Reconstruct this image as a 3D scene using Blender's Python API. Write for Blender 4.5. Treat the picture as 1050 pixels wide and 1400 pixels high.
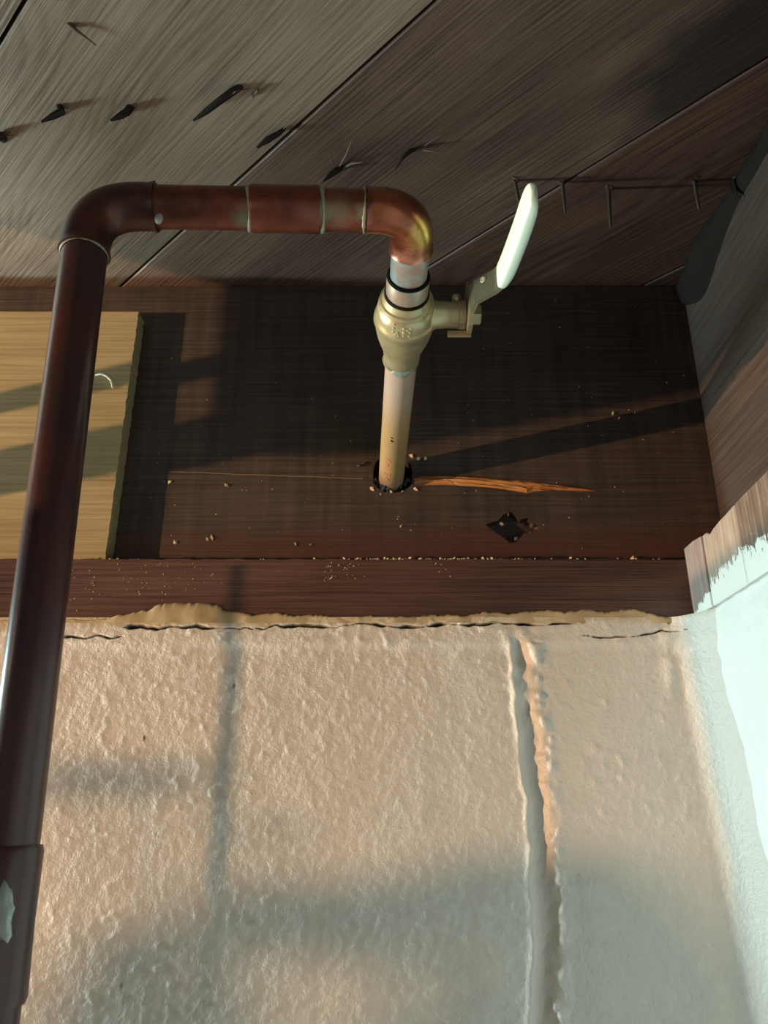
import bpy, bmesh, math, random
import numpy as np
from mathutils import Vector, Matrix

for o in list(bpy.data.objects):
    bpy.data.objects.remove(o)
SC = bpy.context.scene
COL = SC.collection

# ------------------------------------------------------------------ camera
CZ = 1.75                      # camera height above the floor
PITCH = math.radians(21.0)
FPX = 1080.0                   # focal length in pixels of the 1050x1400 frame
cam = bpy.data.cameras.new('camera')
cam.sensor_fit = 'VERTICAL'
cam.sensor_height = 24.0
cam.lens = 24.0 * FPX / 1400.0
cam.clip_start = 0.01
camo = bpy.data.objects.new('camera', cam)
camo.location = (0, 0, CZ)
camo.rotation_euler = (math.pi / 2 + PITCH, 0, 0)
COL.objects.link(camo)
SC.camera = camo

# ------------------------------------------------------------------ light
SC.view_settings.view_transform = 'Standard'
SC.view_settings.look = 'None'
SC.view_settings.gamma = 1.0
SC.view_settings.use_curve_mapping = False
SC.view_settings.exposure = -0.10
SC.cycles.max_bounces = 6
SC.cycles.diffuse_bounces = 3
SC.cycles.glossy_bounces = 3
SC.cycles.caustics_reflective = False
SC.cycles.caustics_refractive = False
world = bpy.data.worlds.new('world')
SC.world = world
world.use_nodes = True
wb = world.node_tree.nodes['Background']
wb.inputs[0].default_value = (0.86, 0.92, 1.0, 1)
wb.inputs[1].default_value = 0.21


def lamp(name, kind, loc, target, energy, color, **kw):
    l = bpy.data.lights.new(name, kind)
    l.energy = energy
    l.color = color
    for k, v in kw.items():
        setattr(l, k, v)
    o = bpy.data.objects.new(name, l)
    o.location = Vector(loc) + Vector((0, 0, CZ))
    d = Vector(target) - Vector(loc)
    o.rotation_euler = d.to_track_quat('-Z', 'Y').to_euler()
    COL.objects.link(o)
    return o


# cool daylight, as from an assumed basement window to the left, close to the foundation wall
lamp('assumed_daylight', 'AREA', (-1.05, 0.500, 0.02), (0.25, 0.44, 0.15), 22.0, (0.74, 1.0, 0.99),
     shape='RECTANGLE', size=0.05, size_y=0.28)
# assumed warm bare lamp to the left, raking along the wall
LB = Vector((-1.75, -0.20, -0.10))
lamp('warm_lamp', 'AREA', LB, (0.0, 0.53, 0.10), 46.0, (1.0, 0.60, 0.33), shape='DISK', size=0.016)
# soft fill light added behind the camera, to the left
lamp('room_fill', 'AREA', (-1.3, -1.0, -0.45), (0.0, 0.53, 0.05), 7.5, (1.0, 0.965, 0.93),
     shape='RECTANGLE', size=0.6, size_y=0.6)

# ------------------------------------------------------------------ measures
Y_RIM, Y_SILL, Y_BOARD = 0.553, 0.530, 0.537
Z_CEIL, Z_SILLTOP, Z_WALLTOP = 0.4165, 0.168, 0.126
X_JOIST, X_RSILL, X_RWALL = 0.250, 0.212, 0.215
CT, ST = math.cos(PITCH), math.sin(PITCH)


def ray(px, py):
    a, b = (px - 525) / FPX, (700 - py) / FPX
    return Vector((a, CT - b * ST, ST + b * CT))


def onY(px, py, Y):
    r = ray(px, py)
    return r * (Y / r.y)


def onZ(px, py, Z):
    r = ray(px, py)
    return r * (Z / r.z)


def onX(px, py, X):
    r = ray(px, py)
    return r * (X / r.x)


OFF = Vector((0, 0, CZ))

# ------------------------------------------------------------------ helpers
def tag(o, label=None, cat=None, group=None, kind=None):
    if label: o['label'] = label
    if cat: o['category'] = cat
    if group: o['group'] = group
    if kind: o['kind'] = kind
    return o


def link(name, me, mat=None, parent=None, smooth=False):
    o = bpy.data.objects.new(name, me)
    if mat is not None:
        for m in (mat if isinstance(mat, (list, tuple)) else [mat]):
            me.materials.append(m)
    COL.objects.link(o)
    if parent is not None:
        o.parent = parent
        bpy.context.view_layer.update()
        o.matrix_parent_inverse = parent.matrix_world.inverted()
    if smooth:
        me.polygons.foreach_set('use_smooth', [True] * len(me.polygons))
    return o


def from_bm(name, bm, mat, parent=None, smooth=False, recalc=True):
    if recalc:
        bmesh.ops.recalc_face_normals(bm, faces=bm.faces[:])
    me = bpy.data.meshes.new(name)
    bm.to_mesh(me)
    bm.free()
    return link(name, me, mat, parent, smooth)


def empty(name, loc, parent=None):
    o = bpy.data.objects.new(name, None)
    o.empty_display_size = 0.02
    o.location = Vector(loc) + OFF
    COL.objects.link(o)
    bpy.context.view_layer.update()
    return o


def frame(origin, xa, ya, za):
    m = Matrix.Identity(4)
    for i, v in enumerate((Vector(xa), Vector(ya), Vector(za))):
        v = v.normalized()
        m[0][i], m[1][i], m[2][i] = v
    m.translation = Vector(origin) + OFF
    return m


def set_matrix(o, m):
    o.matrix_world = m
    bpy.context.view_layer.update()


def lerp(a, b, t):
    return a + (b - a) * t


def bevel(o, w, seg=2, angle=0.6):
    b = o.modifiers.new('bevel', 'BEVEL')
    b.width = w
    b.segments = seg
    b.limit_method = 'ANGLE'
    b.angle_limit = angle
    return b


def board_bm(outline, t, holes=()):
    """slab: front face z=0 with outline (and through holes), back at z=-t"""
    bm = bmesh.new()
    loops = []
    for pts in [outline] + [h[0] for h in holes]:
        vs = [bm.verts.new((p[0], p[1], 0)) for p in pts]
        es = [bm.edges.new((vs[i], vs[(i + 1) % len(vs)])) for i in range(len(vs))]
        loops.append((vs, es))
    edges = [e for l in loops for e in l[1]]
    bmesh.ops.triangle_fill(bm, use_beauty=True, use_dissolve=False, edges=edges, normal=(0, 0, 1))
    depths = [t] + [h[1] for h in holes]
    for (vs, es), d in zip(loops, depths):
        bk = [bm.verts.new((v.co.x, v.co.y, -d)) for v in vs]
        n = len(vs)
        for i in range(n):
            bm.faces.new((vs[i], vs[(i + 1) % n], bk[(i + 1) % n], bk[i]))
        if d < t or vs is loops[0][0]:
            bm.faces.new(bk)
    return bm


def sweep(pts, radii, seg=32, caps=True, bm=None, squash=None):
    """tube along a polyline with a radius per point"""
    own = bm is None
    if own:
        bm = bmesh.new()
    pts = [Vector(p) for p in pts]
    n = len(pts)
    rings = []
    up = None
    for i in range(n):
        if i == 0: t = pts[1] - pts[0]
        elif i == n - 1: t = pts[-1] - pts[-2]
        else:
            t = (pts[i + 1] - pts[i]).normalized() + (pts[i] - pts[i - 1]).normalized()
            if t.length < 1e-6: t = pts[i + 1] - pts[i - 1]
        t.normalize()
        if up is None:
            up = Vector((0, 0, 1)) if abs(t.z) < 0.9 else Vector((0, 1, 0))
        up = (up - t * up.dot(t)).normalized()
        s = t.cross(up)
        r = radii[i] if hasattr(radii, '__len__') else radii
        rings.append([bm.verts.new(pts[i] + (up * math.cos(a) + s * math.sin(a) * (squash or 1)) * r)
                      for a in (2 * math.pi * k / seg for k in range(seg))])
    for i in range(n - 1):
        for k in range(seg):
            bm.faces.new((rings[i][k], rings[i][(k + 1) % seg], rings[i + 1][(k + 1) % seg], rings[i + 1][k]))
    if caps:
        bm.faces.new(rings[0][::-1])
        bm.faces.new(rings[-1])
    return bm


def lathe(p0, axis, prof, seg=40):
    """surface of revolution: prof is a list of (distance along axis, radius)"""
    axis = Vector(axis).normalized()
    up = Vector((0, 0, 1)) if abs(axis.z) < 0.9 else Vector((1, 0, 0))
    up = (up - axis * up.dot(axis)).normalized()
    s = axis.cross(up)
    bm = bmesh.new()
    rings = []
    for d, r in prof:
        c = Vector(p0) + axis * d
        rings.append([bm.verts.new(c + (up * math.cos(a) + s * math.sin(a)) * max(r, 1e-5))
                      for a in (2 * math.pi * k / seg for k in range(seg))])
    for i in range(len(rings) - 1):
        for k in range(seg):
            bm.faces.new((rings[i][k], rings[i][(k + 1) % seg], rings[i + 1][(k + 1) % seg], rings[i + 1][k]))
    return bm


def box_bm(lo, hi, bm=None):
    bm = bm or bmesh.new()
    v = [bm.verts.new((x, y, z)) for x in (lo[0], hi[0]) for y in (lo[1], hi[1]) for z in (lo[2], hi[2])]
    for f in ((0, 1, 3, 2), (4, 6, 7, 5), (0, 4, 5, 1), (2, 3, 7, 6), (0, 2, 6, 4), (1, 5, 7, 3)):
        bm.faces.new([v[i] for i in f])
    return bm


def shift(bm):
    bmesh.ops.translate(bm, vec=OFF, verts=bm.verts[:])
    return bm


_tabs = {}
def vnoise(x, z, scale, seed):
    if seed not in _tabs:
        _tabs[seed] = np.random.RandomState(seed).rand(256, 256)
    T = _tabs[seed]
    u, v = x / scale + 100.3, z / scale + 100.7
    i, j = np.floor(u).astype(int), np.floor(v).astype(int)
    fu, fv = u - i, v - j
    fu = fu * fu * (3 - 2 * fu)
    fv = fv * fv * (3 - 2 * fv)
    g = lambda a, b: T[a % 256, b % 256]
    return ((g(i, j) * (1 - fu) + g(i + 1, j) * fu) * (1 - fv) + (g(i, j + 1) * (1 - fu) + g(i + 1, j + 1) * fu) * fv) - 0.5


# ------------------------------------------------------------------ materials
class NT:
    def __init__(self, name):
        self.m = bpy.data.materials.new(name)
        self.m.use_nodes = True
        self.t = self.m.node_tree
        self.b = self.t.nodes['Principled BSDF']

    def n(self, kind, **kw):
        nd = self.t.nodes.new(kind)
        for k, v in kw.items():
            if k.startswith('i_'):
                nd.inputs[k[2:]].default_value = v
            elif k.startswith('i') and k[1:].isdigit():
                nd.inputs[int(k[1:])].default_value = v
            else:
                setattr(nd, k, v)
        return nd

    def l(self, a, b):
        self.t.links.new(a, b)

    def math(self, op, a, b=None, c=None):
        nd = self.n('ShaderNodeMath', operation=op)
        for i, v in enumerate((a, b, c)):
            if v is None: continue
            if isinstance(v, (int, float)): nd.inputs[i].default_value = v
            else: self.l(v, nd.inputs[i])
        return nd.outputs[0]

    def mix(self, f, a, b, mode='MIX'):
        nd = self.n('ShaderNodeMix', data_type='RGBA', blend_type=mode)
        for i, v in ((0, f), (6, a), (7, b)):
            if isinstance(v, (int, float)): nd.inputs[i].default_value = v
            elif isinstance(v, tuple): nd.inputs[i].default_value = v if len(v) == 4 else v + (1,)
            else: self.l(v, nd.inputs[i])
        return nd.outputs[2]

    def ramp(self, f, stops, interp='LINEAR'):
        nd = self.n('ShaderNodeValToRGB')
        nd.color_ramp.interpolation = interp
        els = nd.color_ramp.elements
        while len(els) < len(stops): els.new(0.5)
        for e, (p, c) in zip(els, stops):
            e.position = p
            e.color = (c, c, c, 1) if isinstance(c, (int, float)) else tuple(c) + (1,)
        self.l(f, nd.inputs[0])
        return nd.outputs[0]

    def noise(self, vec, scale, detail=3, rough=0.55, dist=0.0):
        nd = self.n('ShaderNodeTexNoise')
        nd.inputs['Scale'].default_value = scale
        nd.inputs['Detail'].default_value = detail
        nd.inputs['Roughness'].default_value = rough
        nd.inputs['Distortion'].default_value = dist
        if vec is not None: self.l(vec, nd.inputs['Vector'])
        return nd.outputs['Fac']

    def coords(self, kind='Object'):
        return self.n('ShaderNodeTexCoord').outputs[kind]

    def scaled(self, vec, s, off=None):
        nd = self.n('ShaderNodeMapping')
        nd.inputs['Scale'].default_value = s
        if off: nd.inputs['Location'].default_value = off
        self.l(vec, nd.inputs['Vector'])
        return nd.outputs[0]

    def bump(self, h, strength, dist):
        nd = self.n('ShaderNodeBump')
        nd.inputs['Strength'].default_value = strength
        nd.inputs['Distance'].default_value = dist
        self.l(h, nd.inputs['Height'])
        self.l(nd.outputs[0], self.b.inputs['Normal'])

    def set(self, **kw):
        for k, v in kw.items():
            k = k.replace('_', ' ').title() if k not in ('IOR',) else k
            if isinstance(v, (int, float)): self.b.inputs[k].default_value = v
            elif isinstance(v, tuple): self.b.inputs[k].default_value = v if len(v) == 4 else v + (1,)
            else: self.l(v, self.b.inputs[k])


def wood(name, dark, mid, light, rings=300.0, slope=0.25, centre=0.06, fibre=1.0, blotch=0.5, rough=0.6,
         bump=0.5, saw=0.0, knots=None, stain=None, spec=0.5, line=0.6, warp=0.012, rand=True, dots=0.0):
    """board: grain along local X, face in local XY"""
    t = NT(name)
    co = t.coords()
    if rand:
        oi = t.n('ShaderNodeObjectInfo').outputs['Random']
        cmb = t.n('ShaderNodeCombineXYZ')
        t.l(t.math('MULTIPLY', oi, 7.0), cmb.inputs[0])
        t.l(t.math('MULTIPLY', t.math('SUBTRACT', oi, 0.5), 0.10), cmb.inputs[1])
        add = t.n('ShaderNodeVectorMath', operation='ADD')
        t.l(co, add.inputs[0]); t.l(cmb.outputs[0], add.inputs[1])
        co2 = add.outputs[0]
    else:
        co2 = co
    sep = t.n('ShaderNodeSeparateXYZ')
    t.l(co2, sep.inputs[0])
    x, y, z = sep.outputs
    w1 = t.math('SUBTRACT', t.noise(t.scaled(co2, (5, 22, 22)), 1.0, 3), 0.5)
    w2 = t.math('SUBTRACT', t.noise(t.scaled(co2, (2.2, 5, 5), (3, 1, 2)), 1.0, 2), 0.5)
    yy = t.math('ADD', t.math('SUBTRACT', y, centre), t.math('MULTIPLY', w1, warp))
    zz = t.math('ADD', t.math('ADD', t.math('MULTIPLY', x, slope), t.math('MULTIPLY', w2, 0.16)), 0.03)
    r = t.math('SQRT', t.math('ADD', t.math('MULTIPLY', yy, yy), t.math('MULTIPLY', t.math('MULTIPLY', zz, zz), 0.35)))
    r = t.math('ADD', r, t.math('MULTIPLY', t.math('SUBTRACT', t.noise(t.scaled(co2, (40, 260, 260)), 1.0, 3), 0.5), 0.0016))
    s = t.math('FRACT', t.math('MULTIPLY', r, rings))
    late = t.ramp(s, [(0.0, 0.1), (0.40, 0.2), (0.74, 0.9), (0.86, 1.0), (1.0, 0.1)])
    late = t.math('MULTIPLY', late, t.ramp(t.noise(t.scaled(co2, (7, 26, 26), (5, 9, 4)), 1.0, 3), [(0.36, 0.15), (0.66, 1.15)]))
    fib = t.noise(t.scaled(co2, (9, 480, 480)), 1.0, 3, 0.6)
    fib2 = t.noise(t.scaled(co2, (30, 900, 900)), 1.0, 2, 0.6)
    blo = t.noise(t.scaled(co2, (3.2, 9, 9), (8, 3, 1)), 1.0, 4, 0.6)
    f = t.math('ADD', t.math('MULTIPLY', t.math('SUBTRACT', fib, 0.5), 0.9 * fibre), 0.5)
    f = t.math('ADD', f, t.math('MULTIPLY', t.math('SUBTRACT', blo, 0.5), 1.6 * blotch))
    f = t.math('SUBTRACT', f, t.math('MULTIPLY', late, line * 0.4))
    col = t.ramp(f, [(0.1, dark), (0.45, mid), (0.85, light)])
    if saw > 0:                      # circular-saw strokes across the grain
        sw = t.noise(t.scaled(co, (120, 5, 5)), 1.0, 2, 0.5)
        sw2 = t.noise(t.scaled(co, (38, 12, 5), (2, 5, 1)), 1.0, 2, 0.5)
        k = t.ramp(t.math('ADD', t.math('MULTIPLY', sw, 0.6), t.math('MULTIPLY', sw2, 0.4)), [(0.36, 1 - saw), (0.62, 1.0 + 0.0)])
        col = t.mix(1.0, col, k, 'MULTIPLY')
    if stain:                        # list of (centre, radius, colour, strength)
        sepo = t.n('ShaderNodeSeparateXYZ')
        t.l(co, sepo.inputs[0])
        for (cx, cy), (rx, ry), scol, k in stain:
            dx = t.math('DIVIDE', t.math('SUBTRACT', sepo.outputs[0], cx), rx)
            dy = t.math('DIVIDE', t.math('SUBTRACT', sepo.outputs[1], cy), ry)
            d = t.math('SQRT', t.math('ADD', t.math('MULTIPLY', dx, dx), t.math('MULTIPLY', dy, dy)))
            d = t.math('ADD', d, t.math('MULTIPLY', t.math('SUBTRACT', t.noise(t.scaled(co, (25, 60, 60)), 1.0, 3), 0.5), 0.9))
            m = t.ramp(d, [(0.45, k), (1.05, 0.0)])
            col = t.mix(m, col, scol)
    t.set(base_color=col, roughness=rough)
    t.b.inputs['Specular IOR Level'].default_value = spec
    h = t.math('ADD', t.math('MULTIPLY', fib, 0.9), t.math('MULTIPLY', fib2, 0.4))
    t.bump(h, bump, 0.0012)
    return t.m


M = {}
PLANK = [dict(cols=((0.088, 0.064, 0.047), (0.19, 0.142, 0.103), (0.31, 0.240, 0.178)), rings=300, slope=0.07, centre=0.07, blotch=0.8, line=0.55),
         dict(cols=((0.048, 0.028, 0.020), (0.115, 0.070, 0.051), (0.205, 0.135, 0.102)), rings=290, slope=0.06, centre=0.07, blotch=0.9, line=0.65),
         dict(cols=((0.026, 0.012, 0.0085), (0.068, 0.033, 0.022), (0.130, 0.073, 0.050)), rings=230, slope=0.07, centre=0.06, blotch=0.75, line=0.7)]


def plank_wood(kind, stain=None):
    p = dict(PLANK[kind])
    c = p.pop('cols')
    return wood('plank_wood', *c, rough=0.5, bump=0.5, stain=stain, **p)


for k in range(3): M['plank%d' % k] = plank_wood(k)
# old water marks and painted upper-right shade on the planks in view: (photo point, half-length, half-width, colour, strength), by plank
MARKS = {11: [((400, 25), .11, .035, (0.050, 0.047, 0.048), .75), ((330, 60), .05, .03, (0.075, 0.062, 0.052), .5), ((120, 90), .09, .018, (0.085, 0.06, 0.042), .5)],
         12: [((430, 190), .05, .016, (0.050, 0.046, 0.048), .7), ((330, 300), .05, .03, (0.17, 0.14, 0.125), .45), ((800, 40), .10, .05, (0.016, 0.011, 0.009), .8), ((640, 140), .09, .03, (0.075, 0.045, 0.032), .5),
              ((820, 130), .03, .012, (0.02, 0.014, 0.012), .7)],
         13: [((1000, 80), .08, .06, (0.014, 0.010, 0.009), .8), ((870, 330), .03, .02, (0.035, 0.026, 0.022), .6)]}  # near-black entries here and above paint in the shade at upper right
M['rim'] = wood('rim_wood', (0.022, 0.0155, 0.0125), (0.060, 0.043, 0.035), (0.115, 0.088, 0.073), rings=120, slope=0.02, centre=0.5,
                blotch=0.45, line=0.3, saw=0.45, rough=0.55, bump=0.5, rand=False,
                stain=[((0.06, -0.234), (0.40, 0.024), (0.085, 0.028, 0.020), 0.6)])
M['sill'] = wood('sill_wood', (0.03, 0.014, 0.011), (0.080, 0.038, 0.028), (0.14, 0.080, 0.060), rings=200, slope=0.015, centre=0.3,
                 blotch=0.9, line=0.45, rough=0.36, bump=0.55, rand=False, warp=0.016)
M['pine'] = wood('pine_wood', (0.18, 0.135, 0.06), (0.33, 0.265, 0.135), (0.46, 0.39, 0.22), rings=60, slope=0.06, centre=0.32,
                 blotch=0.5, line=0.25, rough=0.6, bump=0.25, rand=False, warp=0.03)
M['joist'] = wood('joist_wood', (0.020, 0.012, 0.009), (0.052, 0.034, 0.025), (0.100, 0.070, 0.052), rings=120, slope=0.03, centre=0.3,
                  blotch=0.5, line=0.35, rough=0.6, bump=0.4, rand=False)
M['fresh'] = wood('fresh_split_wood', (0.22, 0.075, 0.025), (0.50, 0.22, 0.07), (0.72, 0.42, 0.17), rings=600, slope=0.02, centre=0.1,
                  blotch=0.6, line=0.4, rough=0.6, bump=0.6, rand=False)


def painted_wood(name, w0, w1, w2, edge, slant, k=1.0):
    """bare wood above, ragged white paint below a slanting edge (local y = edge + slant*x)"""
    t = NT(name)
    co = t.coords()
    sep = t.n('ShaderNodeSeparateXYZ'); t.l(co, sep.inputs[0])
    g = t.noise(t.scaled(co, (420, 14, 60)), 1.0, 4, 0.6)
    b = t.noise(t.scaled(co, (60, 40, 60)), 1.0, 3, 0.6)
    col = t.ramp(t.math('ADD', t.math('MULTIPLY', g, 0.7), t.math('MULTIPLY', b, 0.3)), [(0.3, w0), (0.5, w1), (0.7, w2)])
    rag = t.math('ADD', t.math('MULTIPLY', t.math('SUBTRACT', t.noise(t.scaled(co, (500, 90, 90)), 1.0, 3, 0.6), 0.5), 0.022 * k),
                 t.math('MULTIPLY', t.math('SUBTRACT', t.noise(t.scaled(co, (130, 130, 60), (3, 2, 0)), 1.0, 4, 0.7), 0.5), 0.020 * k))
    lim = t.math('ADD', t.math('ADD', t.math('MULTIPLY', sep.outputs[0], slant), edge), rag)
    m = t.ramp(t.math('ADD', t.math('MULTIPLY', t.math('SUBTRACT', lim, sep.outputs[1]), 700.0), 0.5), [(0.2, 0.0), (0.8, 1.0)])
    t.set(base_color=t.mix(m, col, (0.78, 0.79, 0.74)), roughness=0.6)
    t.bump(t.math('ADD', g, t.math('MULTIPLY', m, 1.2)), 0.6, 0.0008)
    return t.m


def wall_paint(name, base):
    t = NT(name)
    co = t.coords()
    at = t.n('ShaderNodeAttribute', attribute_name='mask')
    sp = t.n('ShaderNodeSeparateColor'); t.l(at.outputs['Color'], sp.inputs[0])
    b = t.noise(co, 9.0, 4, 0.6)
    col = t.mix(t.ramp(b, [(0.35, 0.0), (0.7, 1.0)]), base, tuple(c * 0.93 for c in base))
    # pin holes and fly specks
    v = t.n('ShaderNodeTexVoronoi', feature='F1'); v.inputs['Scale'].default_value = 42.0
    t.l(t.scaled(co, (1.0, 1.0, 0.55)), v.inputs['Vector'])
    keep = t.noise(co, 17.0, 2, 0.5)
    spot = t.math('MULTIPLY', t.ramp(v.outputs['Distance'], [(0.045, 1.0), (0.075, 0.0)]), t.ramp(keep, [(0.49, 0.0), (0.52, 1.0)]))
    caulk = t.mix(t.noise(co, 70.0, 3), (0.40, 0.31, 0.17), (0.58, 0.50, 0.33))
    col = t.mix(sp.outputs[0], col, caulk)
    col = t.mix(t.math('MULTIPLY', spot, 0.85), col, (0.05, 0.035, 0.02))
    col = t.mix(sp.outputs[1], col, (0.03, 0.02, 0.012))
    t.set(base_color=col, roughness=0.42)
    t.b.inputs['Specular IOR Level'].default_value = 0.35
    t.bump(t.math('ADD', t.noise(co, 330.0, 3), t.math('MULTIPLY', t.noise(co, 900.0, 2), 0.4)), 0.6, 0.0010)
    return t.m


M['wall'] = wall_paint('wall_paint', (0.62, 0.575, 0.515))
M['wall_r'] = wall_paint('wall_paint_white', (0.80, 0.82, 0.79))


def simple(name, col, rough=0.5, metal=0.0, var=0.0, scale=80.0, col2=None, bump=0.0, spec=0.5, emis=None):
    t = NT(name)
    co = t.coords()
    if col2 is not None:
        n = t.noise(co, scale, 4, 0.65)
        c = t.mix(t.ramp(n, [(0.5 - var, 0.0), (0.5 + var, 1.0)]), col, col2)
        t.set(base_color=c)
    else:
        n = t.noise(co, scale, 4, 0.6)
        t.set(base_color=t.mix(n, tuple(c * (1 - var) for c in col), tuple(min(1, c * (1 + var)) for c in col)))
    t.set(roughness=rough, metallic=metal)
    t.b.inputs['Specular IOR Level'].default_value = spec
    if bump: t.bump(n, bump, 0.001)
    return t.m


M['concrete'] = simple('concrete', (0.30, 0.29, 0.27), 0.9, var=0.25, scale=14.0, bump=0.3)
M['block'] = simple('block_core', (0.42, 0.40, 0.37), 0.9, var=0.2, scale=30.0)
M['copper_dark'] = simple('copper_patina_dark', (0.056, 0.021, 0.020), 0.27, 0.2, var=0.14, scale=30.0, col2=(0.036, 0.021, 0.023))
M['copper'] = simple('copper_worn', (0.20, 0.052, 0.026), 0.36, 0.45, var=0.16, scale=75.0, col2=(0.075, 0.022, 0.015))
M['copper_elbow'] = simple('copper_elbow', (0.36, 0.12, 0.06), 0.27, 0.75, var=0.18, scale=60.0, col2=(0.17, 0.06, 0.03))
M['copper_elbow_dark'] = simple('copper_elbow_dark', (0.085, 0.025, 0.017), 0.36, 0.35, var=0.14, scale=55.0, col2=(0.032, 0.014, 0.012))
def stained_copper(name, base, base2, spots, rough, metal, scale=60.0):
    """copper with flux and verdigris marks or a painted glint: spots = (centre, radius, colour, strength)"""
    t = NT(name)
    co = t.coords()
    n = t.noise(co, scale, 4, 0.65)
    col = t.mix(t.ramp(n, [(0.34, 0.0), (0.66, 1.0)]), base, base2)
    n2 = t.noise(co, 240.0, 3, 0.6)
    for c, r, sc, k in spots:
        d = t.n('ShaderNodeVectorMath', operation='DISTANCE')
        t.l(co, d.inputs[0]); d.inputs[1].default_value = Vector(c) + OFF
        f = t.math('ADD', t.math('DIVIDE', d.outputs['Value'], r), t.math('MULTIPLY', t.math('SUBTRACT', n2, 0.5), 0.9))
        col = t.mix(t.ramp(f, [(0.25, k), (1.1, 0.0)]), col, sc)
    t.set(base_color=col, roughness=rough, metallic=metal)
    t.bump(n2, 0.12, 0.0006)
    return t.m


GREEN, NEAR_BLACK, GLINT, PINK = (0.22, 0.25, 0.17), (0.018, 0.012, 0.010), (0.52, 0.36, 0.09), (0.62, 0.30, 0.22)
M['copper_cross'] = stained_copper('copper_cross', (0.20, 0.052, 0.026), (0.085, 0.026, 0.017),
    [((-0.0215, 0.289, 0.258), 0.010, GREEN, 0.45), ((-0.009, 0.289, 0.258), 0.006, GREEN, 0.7), ((-0.029, 0.289, 0.258), 0.006, GREEN, 0.8), ((-0.064, 0.289, 0.256), 0.007, GREEN, 0.6), ((-0.064, 0.286, 0.270), 0.012, NEAR_BLACK, 0.9),
     ((-0.020, 0.292, 0.276), 0.012, NEAR_BLACK, 0.9), ((-0.095, 0.280, 0.256), 0.012, NEAR_BLACK, 0.5)], 0.36, 0.45, 75.0)  # near-black spots sit beside the fittings
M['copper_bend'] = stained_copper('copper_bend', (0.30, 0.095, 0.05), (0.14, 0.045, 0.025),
    [((0.021, 0.304, 0.256), 0.0125, GLINT, 0.95), ((0.0135, 0.322, 0.254), 0.013, PINK, 0.9), ((0.0, 0.296, 0.278), 0.014, NEAR_BLACK, 0.7)], 0.28, 0.7, 60.0)  # yellow spot paints a reflection of light on the outer bend
M['copper_pale'] = simple('copper_pale', (0.66, 0.44, 0.22), 0.42, 0.35, var=0.2, scale=60.0, col2=(0.62, 0.47, 0.36))
M['copper_flux'] = simple('copper_flux', (0.50, 0.36, 0.31), 0.35, 0.5, var=0.08, scale=120.0, col2=(0.42, 0.52, 0.50))
M['brass'] = simple('brass', (0.50, 0.47, 0.30), 0.36, 0.55, var=0.2, scale=140.0, col2=(0.40, 0.35, 0.20), bump=0.15)
M['brass_collar'] = simple('brass_collar', (0.46, 0.40, 0.34), 0.34, 0.6, var=0.2, scale=140.0, col2=(0.36, 0.30, 0.24))
M['black_ring'] = simple('black_ring', (0.006, 0.006, 0.006), 0.8, spec=0.1)
M['solder'] = simple('solder', (0.34, 0.32, 0.22), 0.45, 0.35, var=0.15, scale=300.0, col2=(0.20, 0.25, 0.20), bump=0.4)
M['solder_gray'] = simple('solder_gray', (0.34, 0.40, 0.38), 0.45, 0.3, var=0.15, scale=200.0, col2=(0.22, 0.27, 0.26), bump=0.4)
M['steel'] = simple('lever_steel', (0.27, 0.24, 0.15), 0.42, 0.6, var=0.3, scale=200.0)
M['grip'] = simple('grip_vinyl', (0.62, 0.84, 0.76), 0.33, var=0.08, scale=60.0)
M['iron'] = simple('rusty_iron', (0.014, 0.010, 0.008), 0.65, 0.2, var=0.5, scale=300.0)
M['iron_thin'] = simple('nail_steel', (0.085, 0.066, 0.055), 0.5, 0.5, var=0.3, scale=300.0)
M['splinter'] = simple('splinter_wood', (0.10, 0.065, 0.042), 0.8, var=0.3, scale=200.0)
M['chip'] = simple('chip_cream', (0.72, 0.60, 0.36), 0.8, var=0.3, scale=300.0)
M['filler'] = simple('dark_filler', (0.055, 0.085, 0.085), 0.5, var=0.2, scale=160.0, col2=(0.018, 0.02, 0.02), bump=0.5)
M['red_ink'] = simple('red_ink', (0.62, 0.10, 0.04), 0.6)
M['leaf'] = simple('leaf_green', (0.06, 0.14, 0.03), 0.5, var=0.3, scale=40.0)
M['pale_curl'] = simple('pale_curl', (0.75, 0.66, 0.45), 0.6, var=0.1)
M['gray_chip'] = simple('gray_chip', (0.20, 0.21, 0.21), 0.6, var=0.3, scale=200)

# ------------------------------------------------------------------ setting
# floor
bm = box_bm((-3.0, -3.0, -0.1), (0.6, 0.9, 0.0))
tag(from_bm('floor', bm, M['concrete']), 'bare concrete basement floor', 'floor', kind='structure')


# ceiling of diagonal planks
def clip(poly, a, b, c):             # keep a*x+b*y <= c
    out = []
    for i in range(len(poly)):
        p, q = poly[i], poly[(i + 1) % len(poly)]
        dp, dq = a * p[0] + b * p[1] - c, a * q[0] + b * q[1] - c
        if dp <= 0: out.append(p)
        if (dp < 0 < dq) or (dq < 0 < dp):
            k = dp / (dp - dq)
            out.append((p[0] + (q[0] - p[0]) * k, p[1] + (q[1] - p[1]) * k))
    return out


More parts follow.
